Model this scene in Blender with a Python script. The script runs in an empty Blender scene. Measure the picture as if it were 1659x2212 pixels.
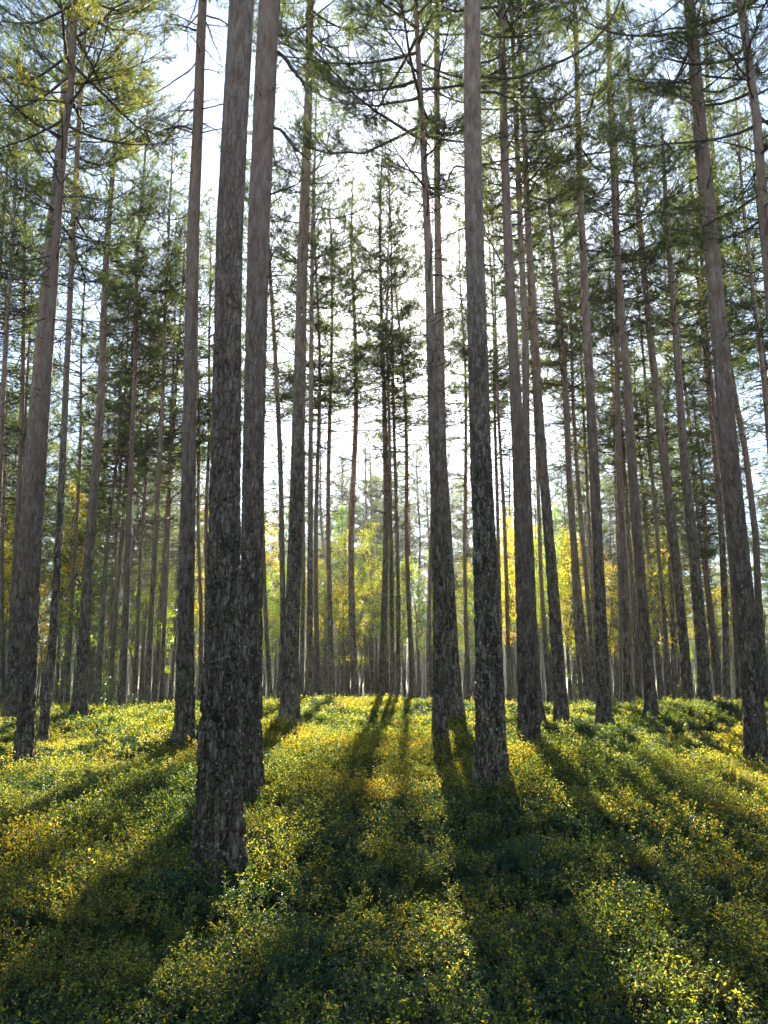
import bpy, math
import numpy as np
from mathutils import Matrix, Vector, Euler

# ------------------------------------------------------------------ camera, sky, sun, exposure
S = bpy.context.scene
COL = S.collection
R_ = math.radians
FPX = 1800.0                     # focal length in pixels of the 1659 x 2212 picture
PITCH = R_(12.35)
EYE = np.array([0.0, 0.0, 1.55])
cam = bpy.data.cameras.new("camera")
cam.sensor_fit = 'VERTICAL'; cam.sensor_height = 36.0; cam.lens = 36.0 * FPX / 2212.0
cam.clip_start = 0.05; cam.clip_end = 5000
camo = bpy.data.objects.new("camera", cam); COL.objects.link(camo)
camo.location = EYE; camo.rotation_euler = (math.pi / 2 + PITCH, 0, 0)
S.camera = camo

def ray(px, py):
    xr = (px - 829.5) / FPX; yu = (1106.0 - py) / FPX
    return np.array([xr, math.cos(PITCH) - yu * math.sin(PITCH), math.sin(PITCH) + yu * math.cos(PITCH)])
sd = ray(880, 630); sd = sd / np.linalg.norm(sd)          # direction towards the sun
SUN_EL = math.asin(sd[2]); SUN_AZ = math.atan2(sd[0], sd[1])

S.view_settings.view_transform = 'Standard'; S.view_settings.look = 'None'
S.view_settings.gamma = 1; S.view_settings.exposure = 2.4
S.view_settings.use_curve_mapping = False

w = bpy.data.worlds.new("World"); S.world = w; w.use_nodes = True
nt = w.node_tree; nt.nodes.clear()
def N(t, **k):
    n = nt.nodes.new(t)
    for a, b in k.items(): setattr(n, a, b)
    return n
out = N('ShaderNodeOutputWorld'); bg = N('ShaderNodeBackground'); bg.inputs[1].default_value = 0.06
sky = N('ShaderNodeTexSky', sky_type='NISHITA', sun_disc=False)
sky.sun_elevation = SUN_EL; sky.sun_rotation = SUN_AZ
sky.air_density = 1.0; sky.dust_density = 0.35; sky.ozone_density = 2.2
nt.links.new(sky.outputs[0], bg.inputs[0])
# the sun's own disc and the aureole round it, by direction
geo = N('ShaderNodeNewGeometry'); dot = N('ShaderNodeVectorMath', operation='DOT_PRODUCT')
neg = N('ShaderNodeVectorMath', operation='SCALE'); neg.inputs['Scale'].default_value = -1.0
nt.links.new(geo.outputs['Incoming'], neg.inputs[0]); nt.links.new(neg.outputs[0], dot.inputs[0]); dot.inputs[1].default_value = sd
mx = N('ShaderNodeMath', operation='MAXIMUM'); mx.inputs[1].default_value = 0.0; nt.links.new(dot.outputs['Value'], mx.inputs[0])
def powk(p, k):
    a = N('ShaderNodeMath', operation='POWER'); a.inputs[1].default_value = p; nt.links.new(mx.outputs[0], a.inputs[0])
    b = N('ShaderNodeMath', operation='MULTIPLY'); b.inputs[1].default_value = k; nt.links.new(a.outputs[0], b.inputs[0]); return b
g1 = powk(8, 0.08); g2 = powk(160, 0.45)
gt = N('ShaderNodeMath', operation='GREATER_THAN'); gt.inputs[1].default_value = math.cos(R_(0.5)); nt.links.new(mx.outputs[0], gt.inputs[0])
g3 = N('ShaderNodeMath', operation='MULTIPLY'); g3.inputs[1].default_value = 300.0; nt.links.new(gt.outputs[0], g3.inputs[0])
s1 = N('ShaderNodeMath', operation='ADD'); nt.links.new(g1.outputs[0], s1.inputs[0]); nt.links.new(g2.outputs[0], s1.inputs[1])
s2 = N('ShaderNodeMath', operation='ADD'); nt.links.new(s1.outputs[0], s2.inputs[0]); nt.links.new(g3.outputs[0], s2.inputs[1])
bg2 = N('ShaderNodeBackground'); bg2.inputs[0].default_value = (1.0, 0.93, 0.82, 1); nt.links.new(s2.outputs[0], bg2.inputs[1])
ad = N('ShaderNodeAddShader'); nt.links.new(bg.outputs[0], ad.inputs[0]); nt.links.new(bg2.outputs[0], ad.inputs[1])
nt.links.new(ad.outputs[0], out.inputs[0])

sl = bpy.data.lights.new("sun", 'SUN'); sl.energy = 5.0; sl.angle = R_(0.5); sl.color = (1.0, 0.93, 0.80)
so = bpy.data.objects.new("sun", sl); COL.objects.link(so)
so.rotation_euler = Vector(-sd).to_track_quat('-Z', 'Y').to_euler(); so.location = (0, 0, 40)

cy = S.cycles
cy.max_bounces = 6; cy.diffuse_bounces = 3; cy.glossy_bounces = 1; cy.transmission_bounces = 3
cy.volume_bounces = 0; cy.transparent_max_bounces = 4
cy.use_denoising = True
cy.sample_clamp_indirect = 4.0; cy.sample_clamp_direct = 9.0
cy.caustics_reflective = False; cy.caustics_refractive = False

# ------------------------------------------------------------------ helpers
def tag(o, label=None, cat=None, group=None, kind=None):
    for k, v in (('label', label), ('category', cat), ('group', group), ('kind', kind)):
        if v: o[k] = v
    return o

def mesh(name, V, T=None, Q=None, mats=(), tm=None, qm=None, smooth=False, attr=None):
    V = np.asarray(V, np.float32).reshape(-1, 3)
    T = np.zeros((0, 3), np.int32) if T is None else np.asarray(T, np.int32)
    Q = np.zeros((0, 4), np.int32) if Q is None else np.asarray(Q, np.int32)
    me = bpy.data.meshes.new(name)
    me.vertices.add(len(V)); me.vertices.foreach_set('co', V.ravel())
    nl = len(T) * 3 + len(Q) * 4
    me.loops.add(nl); me.loops.foreach_set('vertex_index', np.concatenate([Q.ravel(), T.ravel()]).astype(np.int32))
    me.polygons.add(len(T) + len(Q))
    st = np.concatenate([np.arange(len(Q)) * 4, len(Q) * 4 + np.arange(len(T)) * 3]).astype(np.int32)
    me.polygons.foreach_set('loop_start', st)
    mi = np.zeros(len(T) + len(Q), np.int32)
    if qm is not None: mi[:len(Q)] = qm
    if tm is not None: mi[len(Q):] = tm
    for m in mats: me.materials.append(m)
    me.polygons.foreach_set('material_index', mi)
    sm = np.zeros(len(T) + len(Q), bool)
    if smooth is True: sm[:] = True
    elif smooth == 'quads': sm[:len(Q)] = True
    me.polygons.foreach_set('use_smooth', sm)
    if attr is not None:
        for k, a in attr.items():
            at = me.attributes.new(k, 'FLOAT', 'POINT'); at.data.foreach_set('value', np.asarray(a, np.float32))
    me.update(calc_edges=True)
    return me

def link(name, me, parent=None):
    o = bpy.data.objects.new(name, me); COL.objects.link(o)
    if parent is not None: o.parent = parent
    return o

def norm(a): return a / np.maximum(np.linalg.norm(a, axis=-1, keepdims=True), 1e-9)

def tubes(P, Rr, n=4):
    """P (N,k,3) centre lines, Rr (N,k) radii -> verts, quads"""
    Nn, k, _ = P.shape
    T = np.gradient(P, axis=1); T = norm(T)
    d = norm(P[:, -1] - P[:, 0])
    ref = np.where(np.abs(d[:, 2:3]) > 0.8, np.array([[1.0, 0, 0]]), np.array([[0, 0, 1.0]]))
    A = norm(np.cross(T, ref[:, None, :])); B = np.cross(T, A)
    th = np.arange(n) * 2 * np.pi / n
    V = P[:, :, None] + Rr[:, :, None, None] * (np.cos(th)[None, None, :, None] * A[:, :, None] + np.sin(th)[None, None, :, None] * B[:, :, None])
    i = np.arange(Nn)[:, None, None] * k * n; j = np.arange(k - 1)[None, :, None] * n; m = np.arange(n)[None, None, :]
    a = i + j + m; b = i + j + (m + 1) % n
    Q = np.stack([a, b, b + n, a + n], -1).reshape(-1, 4)
    return V.reshape(-1, 3), Q

class Acc:
    def __init__(s): s.V = []; s.T = []; s.Q = []; s.tm = []; s.qm = []; s.v = []; s.n = 0
    def add(s, V, T=None, Q=None, m=0, v=None):
        V = V.reshape(-1, 3)
        if T is not None and len(T): s.T.append(T + s.n); s.tm.append(np.full(len(T), m))
        if Q is not None and len(Q): s.Q.append(Q + s.n); s.qm.append(np.full(len(Q), m))
        s.V.append(V); s.v.append(np.full(len(V), 0.5) if v is None else v); s.n += len(V)
    def mesh(s, name, mats, smooth=False):
        c = lambda L, e: np.concatenate(L) if L else e
        return mesh(name, c(s.V, np.zeros((0, 3))), c(s.T, None), c(s.Q, None), mats, c(s.tm, None), c(s.qm, None), smooth, {'v': c(s.v, np.zeros(0))})

def hash2(i, j, s):
    h = np.sin(i * 127.1 + j * 311.7 + s * 74.7) * 43758.5453
    return h - np.floor(h)
def vnoise(x, y, s=0):
    xi = np.floor(x); yi = np.floor(y); fx = x - xi; fy = y - yi
    fx = fx * fx * (3 - 2 * fx); fy = fy * fy * (3 - 2 * fy)
    a = hash2(xi, yi, s); b = hash2(xi + 1, yi, s); c = hash2(xi, yi + 1, s); d = hash2(xi + 1, yi + 1, s)
    return (a * (1 - fx) + b * fx) * (1 - fy) + (c * (1 - fx) + d * fx) * fy - 0.5
def fbm(x, y, s=0, o=3):
    r = 0; a = 1
    for k in range(o): r = r + a * vnoise(x, y, s + k * 7); x = x * 2.03; y = y * 2.03; a *= 0.5
    return r

# ------------------------------------------------------------------ materials
def mat(name):
    m = bpy.data.materials.new(name); m.use_nodes = True
    t = m.node_tree; t.nodes.clear(); return m, t
def nn(t, ty, **k):
    n = t.nodes.new(ty)
    for a, b in k.items(): setattr(n, a, b)
    return n
def ramp(t, src, stops, interp='LINEAR'):
    r = nn(t, 'ShaderNodeValToRGB'); r.color_ramp.interpolation = interp
    e = r.color_ramp.elements
    while len(e) < len(stops): e.new(0.5)
    for i, (p, c) in enumerate(stops): e[i].position = p; e[i].color = (*c, 1) if len(c) == 3 else c
    t.links.new(src, r.inputs[0]); return r
def mixc(t, fac, a, b, mode='MIX'):
    m = nn(t, 'ShaderNodeMix', data_type='RGBA', blend_type=mode)
    for s_, v in ((m.inputs[0], fac), (m.inputs[6], a), (m.inputs[7], b)):
        if hasattr(v, 'links'): t.links.new(v, s_)
        elif isinstance(v, (int, float)): s_.default_value = v
        else: s_.default_value = (*v, 1)
    return m.outputs[2]
def mth(t, op, a, b=None, clamp=False):
    m = nn(t, 'ShaderNodeMath', operation=op, use_clamp=clamp)
    for i, v in enumerate((a, b)):
        if v is None: continue
        if hasattr(v, 'links'): t.links.new(v, m.inputs[i])
        else: m.inputs[i].default_value = v
    return m.outputs[0]

def bark_material():
    m, t = mat("pine_bark"); L = t.links.new
    tc = nn(t, 'ShaderNodeTexCoord'); sep = nn(t, 'ShaderNodeSeparateXYZ'); L(tc.outputs['Object'], sep.inputs[0])
    oi = nn(t, 'ShaderNodeObjectInfo')
    mp = nn(t, 'ShaderNodeMapping'); mp.inputs['Scale'].default_value = (22, 22, 7); L(tc.outputs['Object'], mp.inputs[0])
    off = nn(t, 'ShaderNodeVectorMath', operation='ADD'); L(mp.outputs[0], off.inputs[0]); 
    sc = mth(t, 'MULTIPLY', oi.outputs['Random'], 50.0); L(sc, off.inputs[1])
    nz = nn(t, 'ShaderNodeTexNoise'); nz.inputs['Scale'].default_value = 0.6; nz.inputs['Detail'].default_value = 6; L(off.outputs[0], nz.inputs[0])
    wr = nn(t, 'ShaderNodeVectorMath', operation='MULTIPLY_ADD'); L(nz.outputs['Color'], wr.inputs[0]); wr.inputs[1].default_value = (1.2, 1.2, 1.2); L(off.outputs[0], wr.inputs[2])
    vo = nn(t, 'ShaderNodeTexVoronoi', feature='DISTANCE_TO_EDGE'); vo.inputs['Scale'].default_value = 1.0; L(wr.outputs[0], vo.inputs[0])
    vc = nn(t, 'ShaderNodeTexVoronoi', feature='F1'); vc.inputs['Scale'].default_value = 1.0; L(wr.outputs[0], vc.inputs[0])
    # height of the change from grey plated bark to thin orange bark, different on every tree
    hz = mth(t, 'ADD', sep.outputs['Z'], mth(t, 'MULTIPLY', nz.outputs['Fac'], 4.0))
    hz = mth(t, 'SUBTRACT', hz, mth(t, 'MULTIPLY', oi.outputs['Random'], 4.0))
    up = nn(t, 'ShaderNodeMapRange'); L(hz, up.inputs[0]); up.inputs[1].default_value = 2.5; up.inputs[2].default_value = 10.0
    big = nn(t, 'ShaderNodeTexNoise'); big.inputs['Scale'].default_value = 24.0; big.inputs['Detail'].default_value = 5; big.inputs['Roughness'].default_value = 0.7; L(tc.outputs['Object'], big.inputs[0])
    low = ramp(t, vc.outputs['Color'], [(0.15, (0.042, 0.030, 0.019)), (0.5, (0.105, 0.074, 0.045)), (0.85, (0.22, 0.175, 0.12))])
    lich = ramp(t, big.outputs['Fac'], [(0.56, (0, 0, 0)), (0.64, (1, 1, 1))])
    lowc = mixc(t, mth(t, 'MULTIPLY', lich.outputs[0], 0.75), low.outputs[0], (0.40, 0.41, 0.34))
    upc = ramp(t, nz.outputs['Fac'], [(0.3, (0.30, 0.175, 0.125)), (0.55, (0.42, 0.28, 0.21)), (0.8, (0.52, 0.40, 0.32))])  # orange upper bark, its tone lightened to stand in for lens glare
    col = mixc(t, up.outputs[0], lowc, upc.outputs[0])
    br = nn(t, 'ShaderNodeHueSaturation'); L(col, br.inputs['Color'])
    L(mth(t, 'MULTIPLY_ADD', oi.outputs['Random'], 0.5), br.inputs['Value'])
    vnode = br.inputs['Value'].links[0].from_node; vnode.inputs[2].default_value = 0.75
    p = nn(t, 'ShaderNodeBsdfPrincipled'); L(br.outputs[0], p.inputs['Base Color']); p.inputs['Roughness'].default_value = 0.8
    p.inputs['Specular IOR Level'].default_value = 0.3
    ed = ramp(t, vo.outputs['Distance'], [(0.0, (0, 0, 0)), (0.12, (1, 1, 1))])
    hgt = mth(t, 'ADD', mth(t, 'MULTIPLY', ed.outputs[0], mth(t, 'MULTIPLY_ADD', up.outputs[0], -0.45)), mth(t, 'MULTIPLY', nz.outputs['Fac'], 0.8))
    for n_ in t.nodes:
        if n_.type == 'MATH' and n_.operation == 'MULTIPLY_ADD' and abs(n_.inputs[1].default_value + 0.45) < 1e-4: n_.inputs[2].default_value = 0.7
    bp = nn(t, 'ShaderNodeBump'); bp.inputs['Strength'].default_value = 1.0; bp.inputs['Distance'].default_value = 0.03
    L(hgt, bp.inputs['Height']); L(bp.outputs[0], p.inputs['Normal'])
    o = nn(t, 'ShaderNodeOutputMaterial'); L(p.outputs[0], o.inputs[0]); return m

def leaf_material(name, stops, trans=0.45, rough=0.4, spec=0.5, patch=0.0, patch_cols=None, tboost=1.6, inst=0.35):
    """a thin leaf: reflects, lets light through; colour per leaf (attribute v), per plant (random) and by patch"""
    m, t = mat(name); L = t.links.new
    at = nn(t, 'ShaderNodeAttribute', attribute_name='v'); oi = nn(t, 'ShaderNodeObjectInfo')
    f = mth(t, 'ADD', mth(t, 'MULTIPLY', at.outputs['Fac'], 1 - inst), mth(t, 'MULTIPLY', oi.outputs['Random'], inst))
    if patch:
        g = nn(t, 'ShaderNodeNewGeometry'); nz = nn(t, 'ShaderNodeTexNoise'); nz.inputs['Scale'].default_value = 0.45; nz.inputs['Detail'].default_value = 3
        L(g.outputs['Position'], nz.inputs[0])
        f = mth(t, 'ADD', f, mth(t, 'MULTIPLY', mth(t, 'SUBTRACT', nz.outputs['Fac'], 0.5), patch), clamp=True)
    r = ramp(t, f, stops)
    p = nn(t, 'ShaderNodeBsdfPrincipled'); L(r.outputs[0], p.inputs['Base Color']); p.inputs['Roughness'].default_value = rough
    p.inputs['Specular IOR Level'].default_value = spec
    tr = nn(t, 'ShaderNodeBsdfTranslucent')
    tcol = nn(t, 'ShaderNodeVectorMath', operation='MULTIPLY'); L(r.outputs[0], tcol.inputs[0]); tcol.inputs[1].default_value = (tboost * 1.15, tboost, tboost * 0.5)
    L(tcol.outputs[0], tr.inputs[0])
    mx_ = nn(t, 'ShaderNodeMixShader'); mx_.inputs[0].default_value = trans; L(p.outputs[0], mx_.inputs[1]); L(tr.outputs[0], mx_.inputs[2])
    o = nn(t, 'ShaderNodeOutputMaterial'); L(mx_.outputs[0], o.inputs[0]); return m

def simple(name, c, rough=0.8):
    m, t = mat(name); p = nn(t, 'ShaderNodeBsdfPrincipled'); p.inputs['Roughness'].default_value = rough
    tc = nn(t, 'ShaderNodeTexCoord'); nz = nn(t, 'ShaderNodeTexNoise'); nz.inputs['Scale'].default_value = 9.0; nz.inputs['Detail'].default_value = 4
    t.links.new(tc.outputs['Object'], nz.inputs[0])
    r = ramp(t, nz.outputs['Fac'], [(0.3, tuple(x * 0.6 for x in c)), (0.7, tuple(x * 1.35 for x in c))])
    t.links.new(r.outputs[0], p.inputs['Base Color'])
    o = nn(t, 'ShaderNodeOutputMaterial'); t.links.new(p.outputs[0], o.inputs[0]); return m

M_BARK = bark_material()
M_TWIG = simple("twig_wood", (0.10, 0.075, 0.055))
M_NEEDLE = leaf_material("pine_needles", [(0.0, (0.040, 0.070, 0.028)), (0.5, (0.075, 0.115, 0.035)), (0.8, (0.13, 0.16, 0.035)), (1.0, (0.22, 0.18, 0.03))], trans=0.48, rough=0.45, tboost=2.3, inst=0.5)
M_SPRUCE = leaf_material("spruce_needles", [(0.0, (0.025, 0.06, 0.015)), (1.0, (0.07, 0.12, 0.02))], trans=0.3, tboost=1.8)
M_BIRCH = leaf_material("birch_leaves", [(0.0, (0.08, 0.18, 0.015)), (0.4, (0.17, 0.28, 0.02)), (0.62, (0.38, 0.37, 0.02)), (1.0, (0.50, 0.30, 0.02))], trans=0.55, tboost=2.0, inst=0.55)
M_BIL = leaf_material("bilberry_leaves", [(0.0, (0.022, 0.060, 0.016)), (0.38, (0.050, 0.095, 0.018)), (0.55, (0.15, 0.19, 0.02)), (0.78, (0.36, 0.35, 0.03)), (0.96, (0.44, 0.32, 0.028)), (1.0, (0.38, 0.16, 0.018))], trans=0.5, rough=0.45, spec=0.4, patch=1.1, tboost=2.4, inst=0.25)
M_LING = leaf_material("lingonberry_leaves", [(0.0, (0.020, 0.055, 0.022)), (0.7, (0.045, 0.095, 0.030)), (1.0, (0.10, 0.14, 0.03))], trans=0.32, rough=0.45, spec=0.4, patch=0.5, tboost=1.7)
M_GRASS = leaf_material("grass_blades", [(0.0, (0.05, 0.10, 0.015)), (0.6, (0.11, 0.16, 0.02)), (1.0, (0.26, 0.22, 0.06))], trans=0.45, tboost=1.6)
M_STICK = simple("dry_wood", (0.16, 0.135, 0.11))

def ground_material():
    m, t = mat("forest_floor"); L = t.links.new
    g = nn(t, 'ShaderNodeNewGeometry')
    a = nn(t, 'ShaderNodeTexNoise'); a.inputs['Scale'].default_value = 0.7; a.inputs['Detail'].default_value = 8; a.inputs['Roughness'].default_value = 0.65; L(g.outputs['Position'], a.inputs[0])
    b = nn(t, 'ShaderNodeTexNoise'); b.inputs['Scale'].default_value = 28; b.inputs['Detail'].default_value = 6; L(g.outputs['Position'], b.inputs[0])
    ca = ramp(t, a.outputs['Fac'], [(0.35, (0.025, 0.040, 0.010)), (0.5, (0.045, 0.055, 0.012)), (0.65, (0.065, 0.048, 0.018))])
    cb = ramp(t, b.outputs['Fac'], [(0.3, (0.35, 0.35, 0.35)), (0.7, (1.6, 1.5, 1.3))])
    col = mixc(t, 1.0, ca.outputs[0], cb.outputs[0], 'MULTIPLY')
    p = nn(t, 'ShaderNodeBsdfPrincipled'); L(col, p.inputs['Base Color']); p.inputs['Roughness'].default_value = 1.0; p.inputs['Specular IOR Level'].default_value = 0.0
    bp = nn(t, 'ShaderNodeBump'); bp.inputs['Strength'].default_value = 1.0; bp.inputs['Distance'].default_value = 0.03; L(b.outputs['Fac'], bp.inputs['Height']); L(bp.outputs[0], p.inputs['Normal'])
    o = nn(t, 'ShaderNodeOutputMaterial'); L(p.outputs[0], o.inputs[0]); return m
M_GROUND = ground_material()

# ------------------------------------------------------------------ foreground pines measured on the ground
# (label, distance, base pixel, [(x, y, width) ...], height, crown base, crown radius)
FG = [
 ("thickest and nearest pine, rough plated grey bark, its flared foot in the bilberries", 7.8, 1866,
  [(473,1866,118),(473,1800,112),(474,1700,98),(474,1620,92),(480,1404,77),(484,1200,71),(488,972,65),(492,740,60),(496,486,58),(509,200,55),(520,0,54)], 23, 14.5, 2.4),
 ("tall pine close behind the thickest trunk, overlapped by its right edge", 10.8, 1692,
  [(540,1692,62),(540,1560,53),(541,1404,50),(543,1200,48),(546,972,46),(558,486,47),(577,100,46),(584,0,45)], 24, 15.5, 2.6),
 ("solitary pine with cracked plated bark and a knot scar, right of the open sunlit strip", 10.8, 1708,
  [(1061,1708,78),(1060,1640,72),(1058,1520,63),(1055,1404,57),(1047,1200,51),(1037,972,46),(1031,740,43),(1023,486,40),(1019,200,36),(1018,0,34)], 23, 13.2, 2.4),
 ("slimmer front pine of the touching pair left of the knotted pine", 13.8, 1600,
  [(951,1600,38),(950,1540,36),(953,1404,34),(944,1100,28),(937,972,24),(927,600,18),(923,486,16),(910,250,13),(897,0,9)], 20, 9.8, 2.4),
 ("broad-footed rear pine of the touching pair, stepping out at its right", 18.0, 1547,
  [(982,1547,42),(972,1404,36),(958,1100,29),(952,972,25),(950,700,20),(946,486,15),(944,250,13),(943,0,12)], 23, 14.5, 2.0),
 ("thick dark pine right of the knotted pine, a slim pine hugging its right side", 13.8, 1602,
  [(1142,1602,52),(1141,1520,46),(1138,1404,43),(1127,1180,34),(1118,972,27),(1106,740,23),(1095,486,19),(1088,250,17),(1083,0,16)], 22, 13.0, 2.2),
 ("slim pine half hidden behind the dark pine's right side", 18.0, 1547,
  [(1158,1547,32),(1150,1404,26),(1145,1180,20),(1137,972,16),(1130,700,14),(1122,486,12),(1114,200,10),(1105,0,8)], 21, 11.0, 1.8),
 ("straight pine standing between the dark pine and the pine with the long diagonal shadow", 18.0, 1553,
  [(1213,1553,36),(1210,1500,31),(1204,1404,27),(1188,1180,23),(1170,972,19),(1150,650,15),(1139,486,13),(1128,200,11),(1118,0,9)], 21, 11.5, 1.7),
 ("bare pine throwing the long diagonal shadow down the slope to the right", 18.0, 1577,
  [(1304,1577,38),(1303,1500,31),(1299,1404,27),(1289,1180,23),(1278,972,21),(1264,700,17),(1255,486,14),(1246,250,12),(1237,0,9)], 21, 12.0, 1.5),
 ("pine with a curved foot standing right of the long diagonal shadow", 20.0, 1556,
  [(1408,1556,32),(1404,1500,27),(1395,1404,24),(1378,1180,22),(1361,972,20),(1345,740,16),(1331,486,13),(1320,200,11),(1314,0,9)], 21, 11.0, 1.8),
 ("leaning pine on the crest left of the lichen-spotted pine", 23.0, 1531,
  [(1487,1531,28),(1478,1404,21),(1455,1180,19),(1430,972,18),(1405,740,14),(1382,486,11),(1366,300,8),(1355,100,6)], 20.5, 11.0, 1.7),
 ("lichen-spotted pine on the crest, last before the big trunk at the right edge", 21.0, 1521,
  [(1524,1521,32),(1517,1404,26),(1500,1180,22),(1480,972,18),(1460,740,14),(1440,486,11),(1432,330,8)], 16.5, 9.5, 1.6),
 ("big reddish pine with plated lower bark at the right edge of the wood", 14.0, 1680,
  [(1639,1680,60),(1630,1560,48),(1618,1404,42),(1600,1180,40),(1580,972,37),(1560,740,35),(1537,486,32),(1514,250,27),(1493,0,23)], 22, 12.6, 2.2),
 ("slim pine crossing behind the big reddish pine at the right", 30.0, 1516,
  [(1656,1516,18),(1646,1404,16),(1608,972,12),(1573,752,12),(1554,486,12),(1535,250,9),(1520,0,7)], 27, 12.5, 1.8),
 ("reddish pine leaning in from beyond the right edge of the picture", 13.5, 1660,
  [(1790,1660,48),(1757,1404,40),(1705,1100,32),(1660,700,24),(1639,486,20),(1615,230,18),(1594,0,17)], 19, 9.5, 2.0),
 ("grey front trunk of the crossing pair at the left edge", 14.0, 1668,
  [(49,1668,46),(56,1560,38),(68,1404,31),(80,1180,26),(93,972,24),(108,700,20),(122,486,18),(141,280,16),(155,200,15),(164,0,14)], 22, 11.5, 2.4),
 ("reddish rear trunk of the crossing pair at the left edge", 21.0, 1566,
  [(25,1566,38),(36,1404,33),(52,1180,30),(67,972,28),(88,700,23),(107,486,18),(130,260,14),(148,0,12)], 26, 15.5, 2.2),
 ("thin dark pine close right of the crossing pair", 17.0, 1602,
  [(91,1602,24),(101,1500,21),(112,1404,19),(125,1180,16),(137,972,14),(152,700,12),(163,486,12),(178,250,10),(193,0,7)], 19, 9.8, 1.7),
 ("dark pine with pale cracks on its foot, bare patch of earth round it", 21.0, 1557,
  [(170,1557,38),(174,1500,31),(180,1404,25),(194,1200,21),(210,972,18),(222,740,15),(236,486,12),(248,230,7),(252,120,4)], 21, 11.5, 1.5),
 ("tall even pine left of the thickest trunk, shadow falling to its left", 14.6, 1592,
  [(399,1592,48),(400,1520,42),(401,1404,37),(403,1180,34),(406,972,31),(411,740,29),(417,486,26),(428,267,22),(439,0,18)], 23, 14.2, 1.9),
 ("thin green-crowned pine right behind the pine at the left of the sunlit strip", 25.0, 1516,
  [(667,1516,20),(669,1404,14),(670,1180,12),(670,972,10),(673,650,9),(676,486,8),(680,330,5),(684,200,3)], 21.5, 12.0, 2.0),
 ("straight pine between the thickest trunk's companion and the open sunlit strip", 16.4, 1566,
  [(625,1566,48),(626,1500,40),(629,1404,33),(636,1180,31),(642,972,29),(650,740,25),(657,486,21),(664,250,18),(669,0,15)], 24, 14.8, 2.0),
]

def plane_pt(px, py, d):
    r = ray(px, py); t = d / r[1]
    return EYE + r * t, t

BASES = []
for lab, d, by, pts, H, zc, CR in FG:
    p, t = plane_pt(pts[0][0], by, d); BASES.append(p)
BASES = np.array(BASES)

# ------------------------------------------------------------------ terrain
PR = np.array([(-300, 0.0), (0, 0.0), (5, -0.02), (7.8, 0.10), (10.8, 0.46), (13.8, 0.78), (18, 1.06), (21.5, 1.17), (24, 1.20), (28, 1.15), (36, 0.92), (48, 0.70), (80, 0.6), (4000, 0.6)])
_yy = np.linspace(-300, 4000, 43001); _zz = np.interp(_yy, PR[:, 0], PR[:, 1])
_k = np.exp(-np.linspace(-2, 2, 31) ** 2); _k /= _k.sum(); _zz = np.convolve(np.pad(_zz, 15, mode='edge'), _k, 'valid')
def base_h(x, y):
    z = np.interp(y, _yy, _zz)
    lat = np.exp(-((y - 15) / 9.0) ** 2)
    z = z - lat * 0.22 * np.clip((np.abs(x) - 2.5) / 4.5, 0, 1.5) ** 1.3
    return z
RES = BASES[:, 2] - base_h(BASES[:, 0], BASES[:, 1])
def rbf_solve(sig=1.9):
    D = ((BASES[:, None, :2] - BASES[None, :, :2]) ** 2).sum(-1)
    K = np.exp(-D / (2 * sig ** 2)) + np.eye(len(BASES)) * 0.15
    return np.linalg.solve(K, RES)
RW = rbf_solve()
def terrain(x, y, micro=True):
    x = np.asarray(x, float); y = np.asarray(y, float)
    z = base_h(x, y)
    for (bx, by_, _), w_ in zip(BASES, RW):
        z = z + w_ * np.exp(-((x - bx) ** 2 + (y - by_) ** 2) / (2 * 1.9 ** 2))
    if micro:
        z = z + 0.20 * fbm(x * 0.45, y * 0.45, 3, 3) + 0.22 * vnoise(x * 0.16 + 5, y * 0.16, 13) + 0.05 * vnoise(x * 2.2, y * 2.2, 9)
    far = np.clip((np.hypot(x, y) - 60) / 150, 0, 1)
    return z - 0.07 + far * 1.2 * vnoise(x / 60, y / 60, 21)

def grow_axis(a, lo, hi, n):
    s = np.linspace(math.asinh(lo / a), math.asinh(hi / a), n); return a * np.sinh(s)
gx = grow_axis(6.0, -1800, 1800, 420); gy = grow_axis(10.0, -400, 2600, 460) + 8
GX, GY = np.meshgrid(gx, gy)
GZ = terrain(GX, GY) - 0.01
idx = np.arange(GX.size).reshape(GX.shape)
Qg = np.stack([idx[:-1, :-1], idx[:-1, 1:], idx[1:, 1:], idx[1:, :-1]], -1).reshape(-1, 4)
gr = link("forest_floor", mesh("forest_floor", np.stack([GX, GY, GZ], -1), None, Qg, [M_GROUND], smooth=True))
gr.name = "ground"; tag(gr, "mossy forest floor rising to a low crest and falling away beyond", "ground", kind='structure')

# ------------------------------------------------------------------ tree building
def plates(u, z, cw, ch, per, seed):
    """distance between the two nearest cell centres: 0 in the furrows, large on the plates. per: cells round the trunk"""
    uu = u * per; zz = z / ch
    uu = uu + 0.9 * vnoise(uu * 0.8, zz * 0.9, seed + 1) + 0.5 * vnoise(uu * 2.1, zz * 3.0, seed + 2)
    zz = zz + 0.7 * vnoise(uu * 0.9, zz * 1.2, seed + 3)
    ui = np.floor(uu); zi = np.floor(zz)
    f1 = np.full(u.shape, 9.0); f2 = f1.copy(); idv = np.zeros(u.shape)
    for a in (-1, 0, 1):
        for b in (-1, 0, 1):
            ci = ui + a; cj = zi + b; cm = np.mod(ci, per)
            cx = ci + 0.15 + 0.7 * hash2(cm, cj, seed); cyy = cj + 0.1 + 0.8 * hash2(cm, cj, seed + 5)
            d = (uu - cx) ** 2 + (zz - cyy) ** 2
            nw = d < f1
            f2 = np.where(nw, f1, np.minimum(f2, d)); idv = np.where(nw, hash2(cm, cj, seed + 9), idv); f1 = np.where(nw, d, f1)
    return np.sqrt(f2) - np.sqrt(f1), idv

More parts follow.
